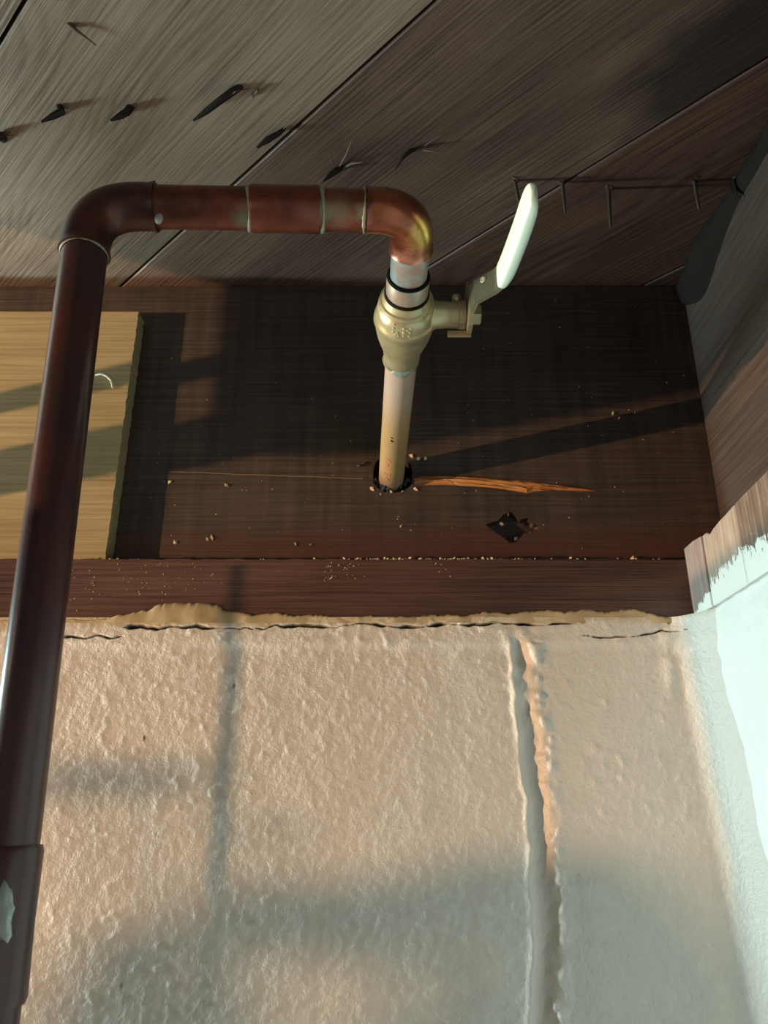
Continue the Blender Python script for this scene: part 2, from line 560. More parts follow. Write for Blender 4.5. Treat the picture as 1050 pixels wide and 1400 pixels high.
bm = box_bm((-1.6, -1.2, Z_CEIL + 0.0195), (0.31, 0.60, Z_CEIL + 0.03))
ceiling = from_bm('ceiling', shift(bm), M['rim'])
tag(ceiling, 'underside of a floor of diagonal old planks', 'ceiling', kind='structure')
R2 = math.sqrt(0.5)
cuts = [-2.2, -2.0, -1.79, -1.57, -1.34, -1.12, -0.90, -0.68, -0.45, -0.28, -0.118, 0.107, 0.332, 0.565, 0.771, 0.99]
for k in range(len(cuts) - 1):
    c0, c1 = cuts[k] + 0.0016, cuts[k + 1] - 0.0016       # planks lie where c0 < X+Y < c1
    poly = [(-1.6, -1.2), (0.31, -1.2), (0.31, 0.572), (-1.6, 0.572)]
    poly = clip(clip(poly, 1, 1, c1), -1, -1, -c0)
    if len(poly) < 3: continue
    cm = (c0 + c1) / 2
    org = Vector((cm - 0.45, 0.45, Z_CEIL))
    xa, ya, za = Vector((R2, -R2, 0)), Vector((-R2, -R2, 0)), Vector((0, 0, -1))
    loc = [((Vector((p[0], p[1], Z_CEIL)) - org).dot(xa), (Vector((p[0], p[1], Z_CEIL)) - org).dot(ya)) for p in poly]
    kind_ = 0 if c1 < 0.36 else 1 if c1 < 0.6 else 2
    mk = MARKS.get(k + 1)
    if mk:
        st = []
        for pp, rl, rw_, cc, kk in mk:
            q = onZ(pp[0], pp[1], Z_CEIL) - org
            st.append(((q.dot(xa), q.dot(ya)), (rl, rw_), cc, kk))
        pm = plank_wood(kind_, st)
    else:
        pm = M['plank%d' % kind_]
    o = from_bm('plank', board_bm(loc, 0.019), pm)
    set_matrix(o, frame(org, xa, ya, za))
    o.parent = ceiling
    o.matrix_parent_inverse = ceiling.matrix_world.inverted()
    bevel(o, 0.0012, 2)

# front foundation wall: core plus painted blocks with worn relief
core = from_bm('wall_front', shift(box_bm((-1.6, 0.556, -CZ), (0.34, 0.74, Z_WALLTOP - 0.001))), M['block'])
tag(core, 'cream painted block foundation wall under the timber', 'wall', kind='structure')

groove_px = [(712, 868), (716, 900), (718, 960), (727, 1030), (736, 1100), (741, 1180), (745, 1260), (746, 1330), (742, 1400)]
gz = np.array([onY(a, b, Y_SILL).z for a, b in groove_px])[::-1]
gx = np.array([onY(a, b, Y_SILL).x for a, b in groove_px])[::-1]
crackA = [(170, 858), (200, 857), (215, 861), (232, 858), (260, 857), (300, 859), (345, 859), (362, 861), (378, 855), (410, 857), (455, 858),
          (480, 855), (500, 852), (530, 857), (560, 857), (575, 859), (600, 853), (640, 856), (680, 852), (710, 853), (740, 855), (765, 853), (800, 851)]
crackB = [(84, 872), (100, 871), (120, 873), (135, 870), (152, 873), (170, 870)]
crackC = [(795, 868), (820, 871), (850, 870), (872, 870), (890, 867), (905, 862), (920, 864), (940, 862)]
cracks = [([onY(a, b, Y_SILL) for a, b in c], w) for c, w in ((crackA, 0.0013), (crackB, 0.0009), (crackC, 0.0007))]


def wall_height(X, Z):
    """relief of the painted wall: positive towards the room; returns height, caulk mask, void mask"""
    U, W = 0.80 * X + 0.6 * Z, -0.6 * X + 0.80 * Z          # turned so that the noise lattice does not show
    U2, W2 = 0.45 * X - 0.89 * Z, 0.89 * X + 0.45 * Z
    h = 0.0012 * vnoise(X, Z, 0.085, 1) + 0.0004 * vnoise(U, W, 0.022, 2)
    h += (0.00008 + 0.00016 * np.clip(vnoise(X, Z, 0.06, 61) + 0.35, 0, 1)) * (0.7 * vnoise(U, W, 0.0058, 3) + vnoise(U2, W2, 0.0041, 62)) + 0.00028 * vnoise(U2, W2, 0.0029, 4)
    lump = np.clip(vnoise(U2, W2, 0.0055, 5) - 0.25, 0, 1) * np.clip(vnoise(X, Z, 0.05, 6) + 0.25, 0, 1)
    h += 0.0045 * lump
    g = np.interp(Z, gz, gx) + 0.0022 * vnoise(Z, Z * 0, 0.013, 7) + 0.0012 * vnoise(Z, Z * 0, 0.005, 17)
    top = np.clip((Z - 0.040) / 0.035, 0, 1)                  # joint half filled with paint near the top
    d = X - g
    wdt = 0.0062 - 0.0014 * top + 0.003 * vnoise(Z, Z * 0, 0.018, 18) + 0.0016 * vnoise(Z, X, 0.006, 20)
    prof = np.where(d < 0, np.exp(-(np.abs(d) / wdt) ** 4), np.exp(-(np.abs(d) / (wdt * 1.1)) ** 2.4))
    fill = top * np.clip(0.55 + 2.2 * vnoise(U, W, 0.012, 8), 0, 1)
    nearj = np.exp(-(d / 0.014) ** 2)
    inz = np.clip((Z + 0.26) / 0.02, 0, 1) * np.clip((0.113 - Z) / 0.006, 0, 1)
    h -= 0.0046 * prof * (1 - 0.9 * fill) * inz
    h += 0.0016 * np.exp(-((d + 0.0072) / 0.0022) ** 2) * inz                    # paint lip on the left
    h += (0.0045 * np.abs(vnoise(X, Z, 0.0055, 9)) + 0.003 * np.clip(vnoise(X, Z, 0.009, 19), 0, 1)) * np.exp(-((d - 0.0085) / 0.006) ** 2) * inz
    h += 0.002 * vnoise(X, Z, 0.006, 10) * nearj * top
    # smeared band along the top
    zt = 0.1065 + 0.004 * vnoise(X, X * 0, 0.05, 11)
    h += 0.0016 / (1 + np.exp(-(Z - zt) / 0.0012))
    void = np.zeros_like(X)
    for pts, w in cracks:
        cx = np.array([p.x for p in pts]); cz = np.array([p.z for p in pts])
        zc = np.interp(X, cx, cz) + 0.0016 * vnoise(X, X * 0, 0.0042, 12) + 0.0012 * vnoise(X, X * 0, 0.011, 42)
        ends = np.clip((X - cx[0]) / 0.004, 0, 1) * np.clip((cx[-1] - X) / 0.004, 0, 1)
        ww = w * np.clip(0.50 + 1.5 * vnoise(X, X * 0, 0.010, 13) + 0.5 * vnoise(X, X * 0, 0.0035, 43), 0.12, 1.2) * ends + 1e-6
        void = np.maximum(void, np.exp(-((Z - zc) / ww) ** 4) * (ends > 0))
    cxa = np.array([p.x for p in cracks[0][0]]); cza = np.array([p.z for p in cracks[0][0]])
    zc = np.interp(X, cxa, cza)
    caulk = 1 / (1 + np.exp(-(Z - zc - 0.0012 - 0.004 * vnoise(X, Z, 0.03, 14)) / 0.0006))
    caulk *= 0.85 + 0.5 * vnoise(X, Z, 0.012, 15)
    h -= 0.006 * void
    # plaster swells into the corner on the right
    hx = X - (X_RWALL - 0.012 - 0.08 * (Z - Z_WALLTOP))
    h += 0.55 * np.clip(hx + 0.012, 0, 0.04) ** 2 / 0.012
    h += 0.004 * np.exp(-((X - 0.195) / 0.008) ** 2 - ((Z - 0.10) / 0.02) ** 2) * (0.5 + 2 * vnoise(X, Z, 0.01, 16))
    return h, np.clip(caulk, 0, 1), np.clip(void, 0, 1)


def relief(name, X, Z, mat, parent):
    h, ca, vo = wall_height(X, Z)
    ny, nx = X.shape
    V = np.stack([X, Y_SILL - h, Z + CZ], -1).reshape(-1, 3)
    idx = np.arange(nx * ny).reshape(ny, nx)
    F = np.stack([idx[:-1, :-1], idx[:-1, 1:], idx[1:, 1:], idx[1:, :-1]], -1).reshape(-1, 4)
    # border going back to the core gives the block its depth
    ring = np.concatenate([idx[0, :], idx[1:, -1], idx[-1, -2::-1], idx[-2:0:-1, 0]])
    front = V[ring].copy(); back = V[ring].copy(); back[:, 1] = 0.5565
    nb = len(ring)
    fi = np.arange(nb) + len(V); bi = fi + nb
    S = np.stack([fi, bi, np.roll(bi, -1), np.roll(fi, -1)], -1)
    V = np.concatenate([V, front, back]); F = np.concatenate([F, S])
    me = bpy.data.meshes.new(name)
    me.from_pydata(V.tolist(), [], F.tolist())
    ca_ = me.color_attributes.new('mask', 'FLOAT_COLOR', 'POINT')
    c = np.zeros((len(V), 4), dtype=np.float32); c[:, 3] = 1
    c[:nx * ny, 0] = ca.ravel(); c[:nx * ny, 1] = vo.ravel()
    ca_.data.foreach_set('color', c.ravel())
    return link(name, me, mat, parent, smooth=True)


def block(x0, x1, z0, z1, step, left_g=False, right_g=False):
    zs = np.linspace(z0, z1, max(2, int((z1 - z0) / step)))
    if step < 0.002:                 # finer rows where the paint has cracked
        zs = np.concatenate([np.arange(z0, 0.108, step), np.arange(0.108, z1, 0.0005), [z1]])
    us = np.linspace(0, 1, max(2, int((x1 - x0) / step)))
    Z, U = np.meshgrid(zs, us, indexing='ij')
    g = np.interp(Z, gz, gx)
    A = g if left_g else np.full_like(Z, x0)
    B = g if right_g else np.full_like(Z, x1)
    return relief('concrete_block', A + (B - A) * U, Z, M['wall'], core)


block(-0.31, 0.11, -0.20, Z_WALLTOP, 0.00125, right_g=True)
block(0.11, 0.262, -0.20, Z_WALLTOP, 0.00125, left_g=True)
block(-0.72, -0.3105, -0.20, Z_WALLTOP, 0.004)
block(-1.13, -0.7205, -0.20, Z_WALLTOP, 0.008)
for i, x in enumerate((-1.13, -0.7205, -0.3105, 0.0625)):
    block(x, min(x + 0.4095, 0.262) if i < 3 else 0.262, -0.4, -0.2005, 0.006)

# right foundation wall
rw = np.linspace(-1.2, 0.56, 900)
rz = np.concatenate([np.linspace(-1.74, -0.25, 20), np.linspace(-0.245, Z_WALLTOP, 200)])
Zr, Yr = np.meshgrid(rz, rw, indexing='ij')
Xr = X_RWALL - 0.085 * np.clip(Zr - 0.10, -0.2, 0) - 0.0016 * vnoise(Yr, Zr, 0.085, 31) - 0.0013 * vnoise(Yr, Zr, 0.022, 32) \
    - 0.0012 * vnoise(Yr, Zr, 0.0075, 33) + 0.004 * np.exp(-((Yr - 0.52) / 0.01) ** 2) * vnoise(Yr, Zr, 0.02, 35)
V = np.stack([Xr, Yr, Zr + CZ], -1).reshape(-1, 3)
nyy, nxx = Xr.shape
idx = np.arange(nxx * nyy).reshape(nyy, nxx)
F = np.stack([idx[:-1, :-1], idx[1:, :-1], idx[1:, 1:], idx[:-1, 1:]], -1).reshape(-1, 4)
ring = np.concatenate([idx[0, :], idx[1:, -1], idx[-1, -2::-1], idx[-2:0:-1, 0]])
back = V[ring].copy(); back[:, 0] = 0.40
bi = np.arange(len(ring)) + len(V)
S = np.stack([ring, np.roll(ring, -1), np.roll(bi, -1), bi], -1)
V = np.concatenate([V, back]); F = np.concatenate([F, S])
me = bpy.data.meshes.new('wall_right')
me.from_pydata(V.tolist(), [], F.tolist())
wr = link('wall_right', me, M['wall_r'], smooth=True)
tag(wr, 'bright white painted foundation wall at the right edge', 'wall', kind='structure')

# ------------------------------------------------------------------ timbers
FR = ((1, 0, 0), (0, 0, 1), (0, -1, 0))           # face towards the room (-Y)
RR = ((0, -1, 0), (0, 0, 1), (-1, 0, 0))          # face towards the left (-X)


def loc_rim(px, py):
    p = onY(px, py, Y_RIM)
    return (p.x, p.z - Z_CEIL)


random.seed(4)
hc = loc_rim(537, 647)
hole = []
for k in range(26):
    a = 2 * math.pi * k / 26
    rr = 0.0162 * (1 + random.uniform(-0.07, 0.07))
    hole.append((hc[0] + math.cos(a) * rr * 0.98, hc[1] + math.sin(a) * rr))
gash_px = [(566, 650), (585, 648), (610, 648), (650, 650), (680, 652), (715, 655), (755, 660), (792, 664), (822, 671), (790, 672), (755, 670), (728, 672),
           (722, 680), (716, 675), (690, 671), (650, 666), (615, 664), (590, 663), (567, 664)]
knot_px = [(664, 717), (680, 712), (688, 704), (697, 699), (706, 704), (712, 710), (722, 708), (736, 720), (730, 727), (716, 729), (706, 741), (697, 742), (688, 735), (676, 727)]
gash = [loc_rim(*p) for p in gash_px]
knot = [loc_rim(*p) for p in knot_px]
outl = [(-1.6, Z_SILLTOP - Z_CEIL + 0.0005), (0.262, Z_SILLTOP - Z_CEIL + 0.0005), (0.262, -0.0008), (-1.6, -0.0008)]
bm = board_bm(outl, 0.04, [(hole, 0.04), (gash, 0.0045), (knot, 0.010)])
rim = from_bm('rim_joist', bm, M['rim'])
set_matrix(rim, frame((0, Y_RIM, Z_CEIL), *FR))
tag(rim, 'dark brown upright rim board with a drilled pipe hole and orange split', 'joist')


def on_rim(bm, name, mat, parent, smooth=False):
    o = from_bm(name, bm, mat, None, smooth)
    set_matrix(o, frame((0, Y_RIM, Z_CEIL), *FR))
    o.parent = parent
    o.matrix_parent_inverse = parent.matrix_world.inverted()
    return o


# fresh split wood lying in the gash: ridged floor, higher along the middle
bm = bmesh.new()
n = 28
rows = []
topl = gash[:9]; botl = [gash[0]] + gash[:8:-1]
botl = gash[9:][::-1] + [gash[8]]
tx = [p[0] for p in topl]; ty = [p[1] for p in topl]
bx = [p[0] for p in botl]; by = [p[1] for p in botl]
for i in range(n + 1):
    x = lerp(tx[0] + 0.0003, tx[-1] - 0.001, i / n)
    a, b = np.interp(x, tx, ty), np.interp(x, bx, by)
    row = []
    for j in range(7):
        v = j / 6
        dz = -0.0042 + 0.0034 * math.sin(math.pi * v) ** 1.2 * (0.55 + 0.45 * math.sin(v * 15 + i * 0.35)) + random.uniform(-0.0004, 0.0004)
        row.append(bm.verts.new((x, lerp(a, b, v), dz)))
    rows.append(row)
for i in range(n):
    for j in range(6):
        bm.faces.new((rows[i][j], rows[i + 1][j], rows[i + 1][j + 1], rows[i][j + 1]))
tag(on_rim(bm, 'split_scar', M['fresh'], rim), 'fresh orange split in the wood')

# pale scratch line to the left of the hole
bm = bmesh.new()
pts = [loc_rim(x, 645 + (x - 232) * 0.036 + random.uniform(-0.5, 0.5)) for x in range(232, 506, 12)]
up = [bm.verts.new((p[0], p[1] + 0.00028, 0.0002)) for p in pts]
md = [bm.verts.new((p[0], p[1], 0.0005)) for p in pts]
dn = [bm.verts.new((p[0], p[1] - 0.00028, 0.0002)) for p in pts]
for i in range(len(pts) - 1):
    bm.faces.new((dn[i], dn[i + 1], md[i + 1], md[i])); bm.faces.new((md[i], md[i + 1], up[i + 1], up[i]))
on_rim(bm, 'raised_splinter', simple('dull_splinter', (0.26, 0.19, 0.12), 0.7, var=0.5, scale=120.0), rim)


def shard(bm, c, size, rnd, flat=0.35):
    """one small angular chip"""
    u = Vector((rnd.uniform(-1, 1), rnd.uniform(-1, 1), rnd.uniform(-1, 1))).normalized()
    v = u.orthogonal().normalized(); w = u.cross(v)
    a = [c + u * size * rnd.uniform(.7, 1.2), c - u * size * rnd.uniform(.5, 1), c + v * size * rnd.uniform(.4, .8),
         c - v * size * rnd.uniform(.3, .8)]
    t = [c + w * size * flat, c - w * size * flat]
    vs = [bm.verts.new(p) for p in a]; ts = [bm.verts.new(p) for p in t]
    for (i, j) in ((0, 2), (2, 1), (1, 3), (3, 0)):
        bm.faces.new((vs[i], vs[j], ts[0])); bm.faces.new((vs[j], vs[i], ts[1]))


rnd = random.Random(9)
# loose grey chip and torn lips of the knot hole
for px, s, mt in (((706, 736), 0.0042, 'gray_chip'), ((728, 718), 0.0040, 'splinter'), ((735, 723), 0.003, 'splinter'), ((686, 716), 0.003, 'gray_chip'), ((695, 702), 0.003, 'splinter')):
    bm = bmesh.new(); p = loc_rim(*px)
    shard(bm, Vector((p[0], p[1], -0.001)), s, rnd)
    on_rim(bm, 'torn_chip', M[mt], rim)
# chips and torn fibre round the drilled hole
for px, s, mt in (((572, 628), 0.0040, 'chip'), ((562, 624), 0.0028, 'chip'), ((582, 627), 0.0026, 'chip'), ((497, 634), 0.0045, 'splinter'), ((508, 668), 0.0030, 'chip'),
                  ((567, 669), 0.0028, 'chip'), ((535, 673), 0.0018, 'chip'), ((520, 676), 0.0015, 'chip'), ((550, 672), 0.0018, 'chip'), ((490, 637), 0.003, 'splinter')):
    bm = bmesh.new(); p = loc_rim(*px)
    shard(bm, Vector((p[0], p[1], 0.0004)), s, rnd)
    on_rim(bm, 'torn_chip', M[mt], rim)
# dark filler squeezed into the bottom of the hole
bm = bmesh.new()
for k in range(26):
    a = math.radians(rnd.uniform(195, 345))
    rr = rnd.uniform(0.0118, 0.0158)
    c = Vector((hc[0] + math.cos(a) * rr, hc[1] + math.sin(a) * rr, rnd.uniform(-0.006, 0.0012)))
    shard(bm, c, rnd.uniform(0.0025, 0.0042), rnd, 0.6)
on_rim(bm, 'hole_filler', M['filler'], rim)

# front sill plate
outl = [(-1.6, 0.0), (0.2335, 0.0), (0.2335, Z_SILLTOP - Z_WALLTOP), (-1.6, Z_SILLTOP - Z_WALLTOP)]
top = []
x = 0.2335
while x > -0.5:
    top.append((x, Z_SILLTOP - Z_WALLTOP + rnd.uniform(-0.0006, 0.0004)))
    x -= 0.006
outl = [(-1.6, 0.0), (0.2335, 0.0)] + top + [(-1.6, Z_SILLTOP - Z_WALLTOP)]
sill = from_bm('sill_plate', board_bm(outl, 0.14), M['sill'])
set_matrix(sill, frame((0, Y_SILL, Z_WALLTOP), *FR))
bevel(sill, 0.0009, 2)
tag(sill, 'dark reddish brown sill timber lying along the top of the cream wall', 'beam')

# ragged lip of old paint and caulk lapping onto the sill
lip_px = [(-60, 848), (0, 850), (40, 848), (90, 847), (120, 849), (150, 846), (165, 842), (185, 839), (205, 834), (214, 829), (235, 826), (262, 825), (290, 826), (302, 831),
          (306, 836), (330, 838), (345, 842), (375, 839), (400, 842), (440, 843), (480, 846), (500, 843), (530, 845), (560, 844), (600, 842), (640, 842), (665, 838), (690, 840),
          (720, 837), (750, 834), (775, 837), (800, 834), (830, 838), (850, 834), (880, 836), (895, 840), (912, 845), (930, 850), (944, 852)]
bm = bmesh.new()
tops = [onY(a, b, Y_SILL) for a, b in lip_px]
lx = np.array([p.x for p in tops]); lz = np.array([p.z for p in tops])
xs = np.linspace(lx[0], lx[-1], 900)
zt = np.interp(xs, lx, lz) + 0.0014 * vnoise(xs, xs * 0, 0.0042, 51) + 0.0013 * vnoise(xs, xs * 0, 0.0017, 54)
rows = []
for i, x in enumerate(xs):
    zb = Z_WALLTOP - 0.004
    row = []
    for j in range(6):
        v = j / 5
        z = lerp(zb, max(zt[i], zb + 0.002), v)
        d = 0.0019 + 0.0014 * float(vnoise(np.array(x), np.array(z), 0.009, 52)) + 0.002 * float(vnoise(np.array(x), np.array(z), 0.02, 53))
        d = max(d, 0.0008) if j < 5 else 0.0011
        row.append(bm.verts.new((x, Y_SILL - d, z + CZ)))
    row.append(bm.verts.new((x, Y_SILL + 0.0005, zt[i] + CZ)))
    rows.append(row)
for i in range(len(xs) - 1):
    for j in range(6):
        bm.faces.new((rows[i][j], rows[i + 1][j], rows[i + 1][j + 1], rows[i][j + 1]))
M['lip'] = simple('caulk_lip', (0.46, 0.37, 0.22), 0.55, var=0.22, scale=45.0, col2=(0.36, 0.27, 0.15), bump=0.4)
tag(from_bm('caulk_lip', bm, M['lip'], core, smooth=True), 'tan ragged caulk edge')

# pale pine patch board standing on the sill
p_tr, p_br = onY(190, 426, Y_BOARD), onY(144, 765, Y_BOARD)
b0 = p_br.z
outl = [(-0.75, Z_SILLTOP + 0.0006 - b0), (p_br.x, Z_SILLTOP + 0.0006 - b0)]
m_ = 60
for i in range(1, m_):
    v = i / m_
    outl.append((lerp(p_br.x, p_tr.x, v) + rnd.uniform(-0.0007, 0.0002), lerp(Z_SILLTOP, p_tr.z, v) - b0))
outl += [(p_tr.x, p_tr.z - b0), (-0.75, p_tr.z - b0 + 0.001)]
patch = from_bm('patch_board', board_bm(outl, Y_RIM - Y_BOARD - 0.0004), M['pine'])
set_matrix(patch, frame((0, Y_BOARD, b0), *FR))
bevel(patch, 0.0006, 1)
tag(patch, 'pale yellow pine board behind the upright copper pipe', 'board')
# curled shaving raised from the board
pts = [onY(a, b, Y_BOARD - 0.002) for a, b in ((130, 513), (138, 511), (146, 514), (152, 520), (154, 530))]
tag(from_bm('curled_fibre', shift(sweep(pts, [0.0004, 0.0009, 0.001, 0.001, 0.0005], seg=8)), M['pale_curl'], patch, True), 'pale curled wood fibre')

# joist along the right wall
o_ = (X_JOIST, 0.5525, Z_SILLTOP + 0.010)
L, H = 1.75, Z_CEIL - Z_SILLTOP - 0.011
outl = [(0, 0), (L, 0), (L, H)]
x = L - 0.05
while x > 0.45:
    outl.append((x, H)); x -= 0.05
k = 0
while x > 0.004:
    outl.append((x, H - 0.0)); x -= 0.012; k += 1
outl += [(0, H)]
joist = from_bm('floor_joist', board_bm(outl, 0.045), M['joist'])
set_matrix(joist, frame(o_, *RR))
bevel(joist, 0.003, 2)
tag(joist, 'dark floor joist running along the right wall', 'joist')
# torn bark edge under the planks
bm = bmesh.new()
ring_prev = None
for i in range(90):
    y = lerp(0.551, 0.0, i / 89)
    w = 0.004 + 0.004 * float(vnoise(np.array(y), np.array(0.0), 0.035, 71)) + 0.003 * float(vnoise(np.array(y), np.array(0.0), 0.011, 72)) + 0.006 * math.exp(-((y - 0.50) / 0.025) ** 2)
    w = max(w, 0.0015)
    hgt = 0.016 + 0.012 * float(vnoise(np.array(y), np.array(0.3), 0.05, 73)) + 0.02 * math.exp(-((y - 0.52) / 0.03) ** 2)
    vs = [bm.verts.new(p) for p in ((X_JOIST + 0.002, y, Z_CEIL - 0.0004 + CZ), (X_JOIST - w, y, Z_CEIL - 0.0004 + CZ), (X_JOIST - w * 1.05, y, Z_CEIL - hgt * 0.35 + CZ),
                                    (X_JOIST - w * 0.6, y, Z_CEIL - hgt * 0.8 + CZ), (X_JOIST + 0.002, y, Z_CEIL - hgt * 1.1 + CZ))]
    if ring_prev:
        for j in range(4):
            bm.faces.new((ring_prev[j], ring_prev[j + 1], vs[j + 1], vs[j]))
    ring_prev = vs
from_bm('bark_edge', bm, simple('bark', (0.014, 0.010, 0.008), 0.9, var=0.4, scale=60.0, bump=0.5, spec=0.2), joist, smooth=True)

# sill timber on the right wall, in three pieces
rs = empty('wall_sill_timber', (X_RSILL, 0.53, Z_WALLTOP))
tag(rs, 'weathered sill timber on the right wall, its foot smeared white', 'beam')
M['rs_gray'] = painted_wood('sill_gray', (0.17, 0.13, 0.115), (0.26, 0.205, 0.185), (0.34, 0.28, 0.26), 0.002, 0.30, 0.5)
M['rs_tan'] = painted_wood('sill_tan', (0.22, 0.165, 0.125), (0.33, 0.26, 0.205), (0.47, 0.41, 0.33), 0.014, 0.15, 1.0)
M['rs_brown'] = painted_wood('sill_brown', (0.07, 0.043, 0.03), (0.15, 0.105, 0.078), (0.32, 0.26, 0.195), 0.020, -0.08, 1.2)


def rs_piece(px_top, y0, y1, mat, dx):
    tops = [onX(a, b, X_RSILL) for a, b in px_top]
    outl = [(y0 - y1, 0.0)] if False else []
    outl = [(0, 0), (y0 - y1, 0)] + [(y0 - p.y, p.z - Z_WALLTOP) for p in reversed(tops)]
    o = from_bm('timber_piece', board_bm(outl, X_JOIST + 0.04 - X_RSILL), mat)
    set_matrix(o, frame((X_RSILL + dx, y0, Z_WALLTOP + 0.0003), *RR))
    o.parent = rs
    o.matrix_parent_inverse = rs.matrix_world.inverted()
    bevel(o, 0.0008, 1)
    return o


def yx(px, py):
    return onX(px, py, X_RSILL).y


ya, yb, yc = yx(935, 750), yx(959, 735), yx(1003, 690)
rs_piece([(935, 750), (946, 740), (958, 733)], ya, yb + 0.0004, M['rs_gray'], 0.0)
rs_piece([(959, 734), (964, 729), (969, 731), (974, 722), (982, 712), (990, 704), (1002, 690)], yb - 0.0004, yc + 0.0003, M['rs_tan'], 0.0004)
tops = [(1003, 690), (1012, 680), (1024, 668), (1040, 652), (1060, 630)]
tp = [onX(a, b, X_RSILL) for a, b in tops]
outl = [(0, 0), (yc + 1.2, 0), (yc + 1.2, 0.05)] + [(yc - p.y, p.z - Z_WALLTOP) for p in reversed(tp)]
o = from_bm('timber_piece', board_bm(outl, X_JOIST + 0.04 - X_RSILL), M['rs_brown'])
set_matrix(o, frame((X_RSILL + 0.0008, yc - 0.0003, Z_WALLTOP + 0.0003), *RR))
o.parent = rs; o.matrix_parent_inverse = rs.matrix_world.inverted()

# ------------------------------------------------------------------ the copper pipe run with its valve
RP, RF = 0.00975, 0.0107                       # pipe and fitting radius
VX = lambda z: -0.1257 - 0.0315 * (z + 0.008)  # axis of the upright pipe
YV = 0.287
Lc = Vector((VX(0.26), YV, 0.2600))            # left bend
Rc = Vector((0.0142, 0.298, 0.2668))           # right bend
Hc = Vector((0.0056, 0.553, 0.2410))           # where the branch enters the timber
run = empty('copper_water_pipe', (VX(-0.9), YV, -1.7))
tag(run, 'copper water pipe rising at left, crossing over and entering the board through a brass valve', 'pipe')


def part(name, bm, mat, parent=run, label=None, smooth=True):
    o = from_bm(name, shift(bm), mat, parent, smooth)
    m = o.modifiers.new('edge', 'EDGE_SPLIT'); m.split_angle = 0.7
    if label: o['label'] = label
    return o


vdir = (Vector((VX(0.0), YV, 0.0)) - Vector((VX(0.26), YV, 0.26))).normalized()
hdir = (Rc - Lc).normalized()
adir = (Hc - Rc).normalized()


def elbow_bm(c, d0, d1, l0, l1, bend, r, lip=0.0006):
    """bend at c, entering along -d0 and leaving along d1; sockets l0, l1 long"""
    pts, rad = [], []
    e0, e1 = c + d0 * l0, c + d1 * l1
    t0, t1 = c + d0 * bend, c + d1 * bend
    for k in range(3):
        pts.append(lerp(e0, t0, k / 3)); rad.append(r)
    for k in range(13):
        a = k / 12
        p = t0 * (1 - a) ** 2 + c * 2 * a * (1 - a) + t1 * a * a
        q = lerp(t0, t1, a)
        pts.append(lerp(p, q, 0.06)); rad.append(r * (1 + 0.012 * math.sin(math.pi * a)))
    for k in range(1, 4):
        pts.append(lerp(t1, e1, k / 3)); rad.append(r)
    rad[0] += lip; rad[-1] += lip
    return sweep(pts, rad, 40)


# pipes
part('upright_pipe', sweep([Lc + vdir * 0.02, Lc + vdir * 0.15, Vector((VX(-0.03), YV, -0.03)), Vector((VX(-0.9), YV, -0.9)), Vector((VX(-0.9), YV, -1.7499))], RP, 48), M['copper_dark'],
     label='dark tarnished copper upright')
part('cross_pipe', sweep([lerp(Lc, Rc, t) for t in (0.12, 0.3, 0.5, 0.7, 0.88)], RP, 40), M['copper_cross'], label='mottled orange copper pipe')
part('branch_pipe', sweep([Rc + adir * t for t in (0.10, 0.15, 0.2, 0.2555, 0.292)], RP * 0.98, 40), stained_copper('copper_branch', (0.50, 0.34, 0.14), (0.44, 0.30, 0.15), [((0.010, 0.425, 0.247), 0.055, (0.50, 0.41, 0.34), 0.95), ((0.0055, 0.56, 0.235), 0.028, (0.52, 0.38, 0.30), 0.8)], 0.4, 0.3, 60.0), label='pale tan copper pipe with red print')
part('pipe_nipple', sweep([Rc + adir * t for t in (0.015, 0.03, 0.062)], RP, 40), M['copper_flux'], label='greenish flux stained copper')
# fittings
part('pipe_elbow', elbow_bm(Lc, vdir, hdir, 0.0265, 0.0295, 0.021, RF), M['copper_elbow_dark'], label='brown copper elbow')
part('pipe_elbow', elbow_bm(Rc, -hdir, adir, 0.0228, 0.0235, 0.018, RF), M['copper_bend'], label='bright copper elbow with painted yellow glint')
ca, cb = 0.0724, 0.1043
part('pipe_coupling', sweep([Lc + hdir * t for t in (ca, ca + 0.001, (ca + cb) / 2, cb - 0.001, cb)], [RF - .0003, RF + .0002, RF, RF + .0002, RF - .0003], 40), M['copper'])
zc0, zc1 = -0.0095, -0.056
P0, P1 = Vector((VX(zc0), YV, zc0)), Vector((VX(zc1), YV, zc1))
part('pipe_coupling', sweep([P0, lerp(P0, P1, .04), lerp(P0, P1, .5), lerp(P0, P1, .96), P1], [RF, RF + .0006, RF + .0002, RF + .0006, RF], 40), M['copper_dark'])
# a wad of pale sealant on the low coupling
bm = bmesh.new()
bmesh.ops.create_icosphere(bm, subdivisions=3, radius=1)
cS = onY(2, 1252, YV - 0.0095)
for v in bm.verts:
    k = 1 + 0.18 * math.sin(v.co.x * 5 + v.co.z * 3) + 0.1 * math.sin(v.co.z * 9)
    v.co = Vector((v.co.x * 0.0042 * k, v.co.y * 0.0018, v.co.z * 0.0092 * k)) + cS
part('sealant_patch', bm, M['solder_gray'], label='pale grey patch')


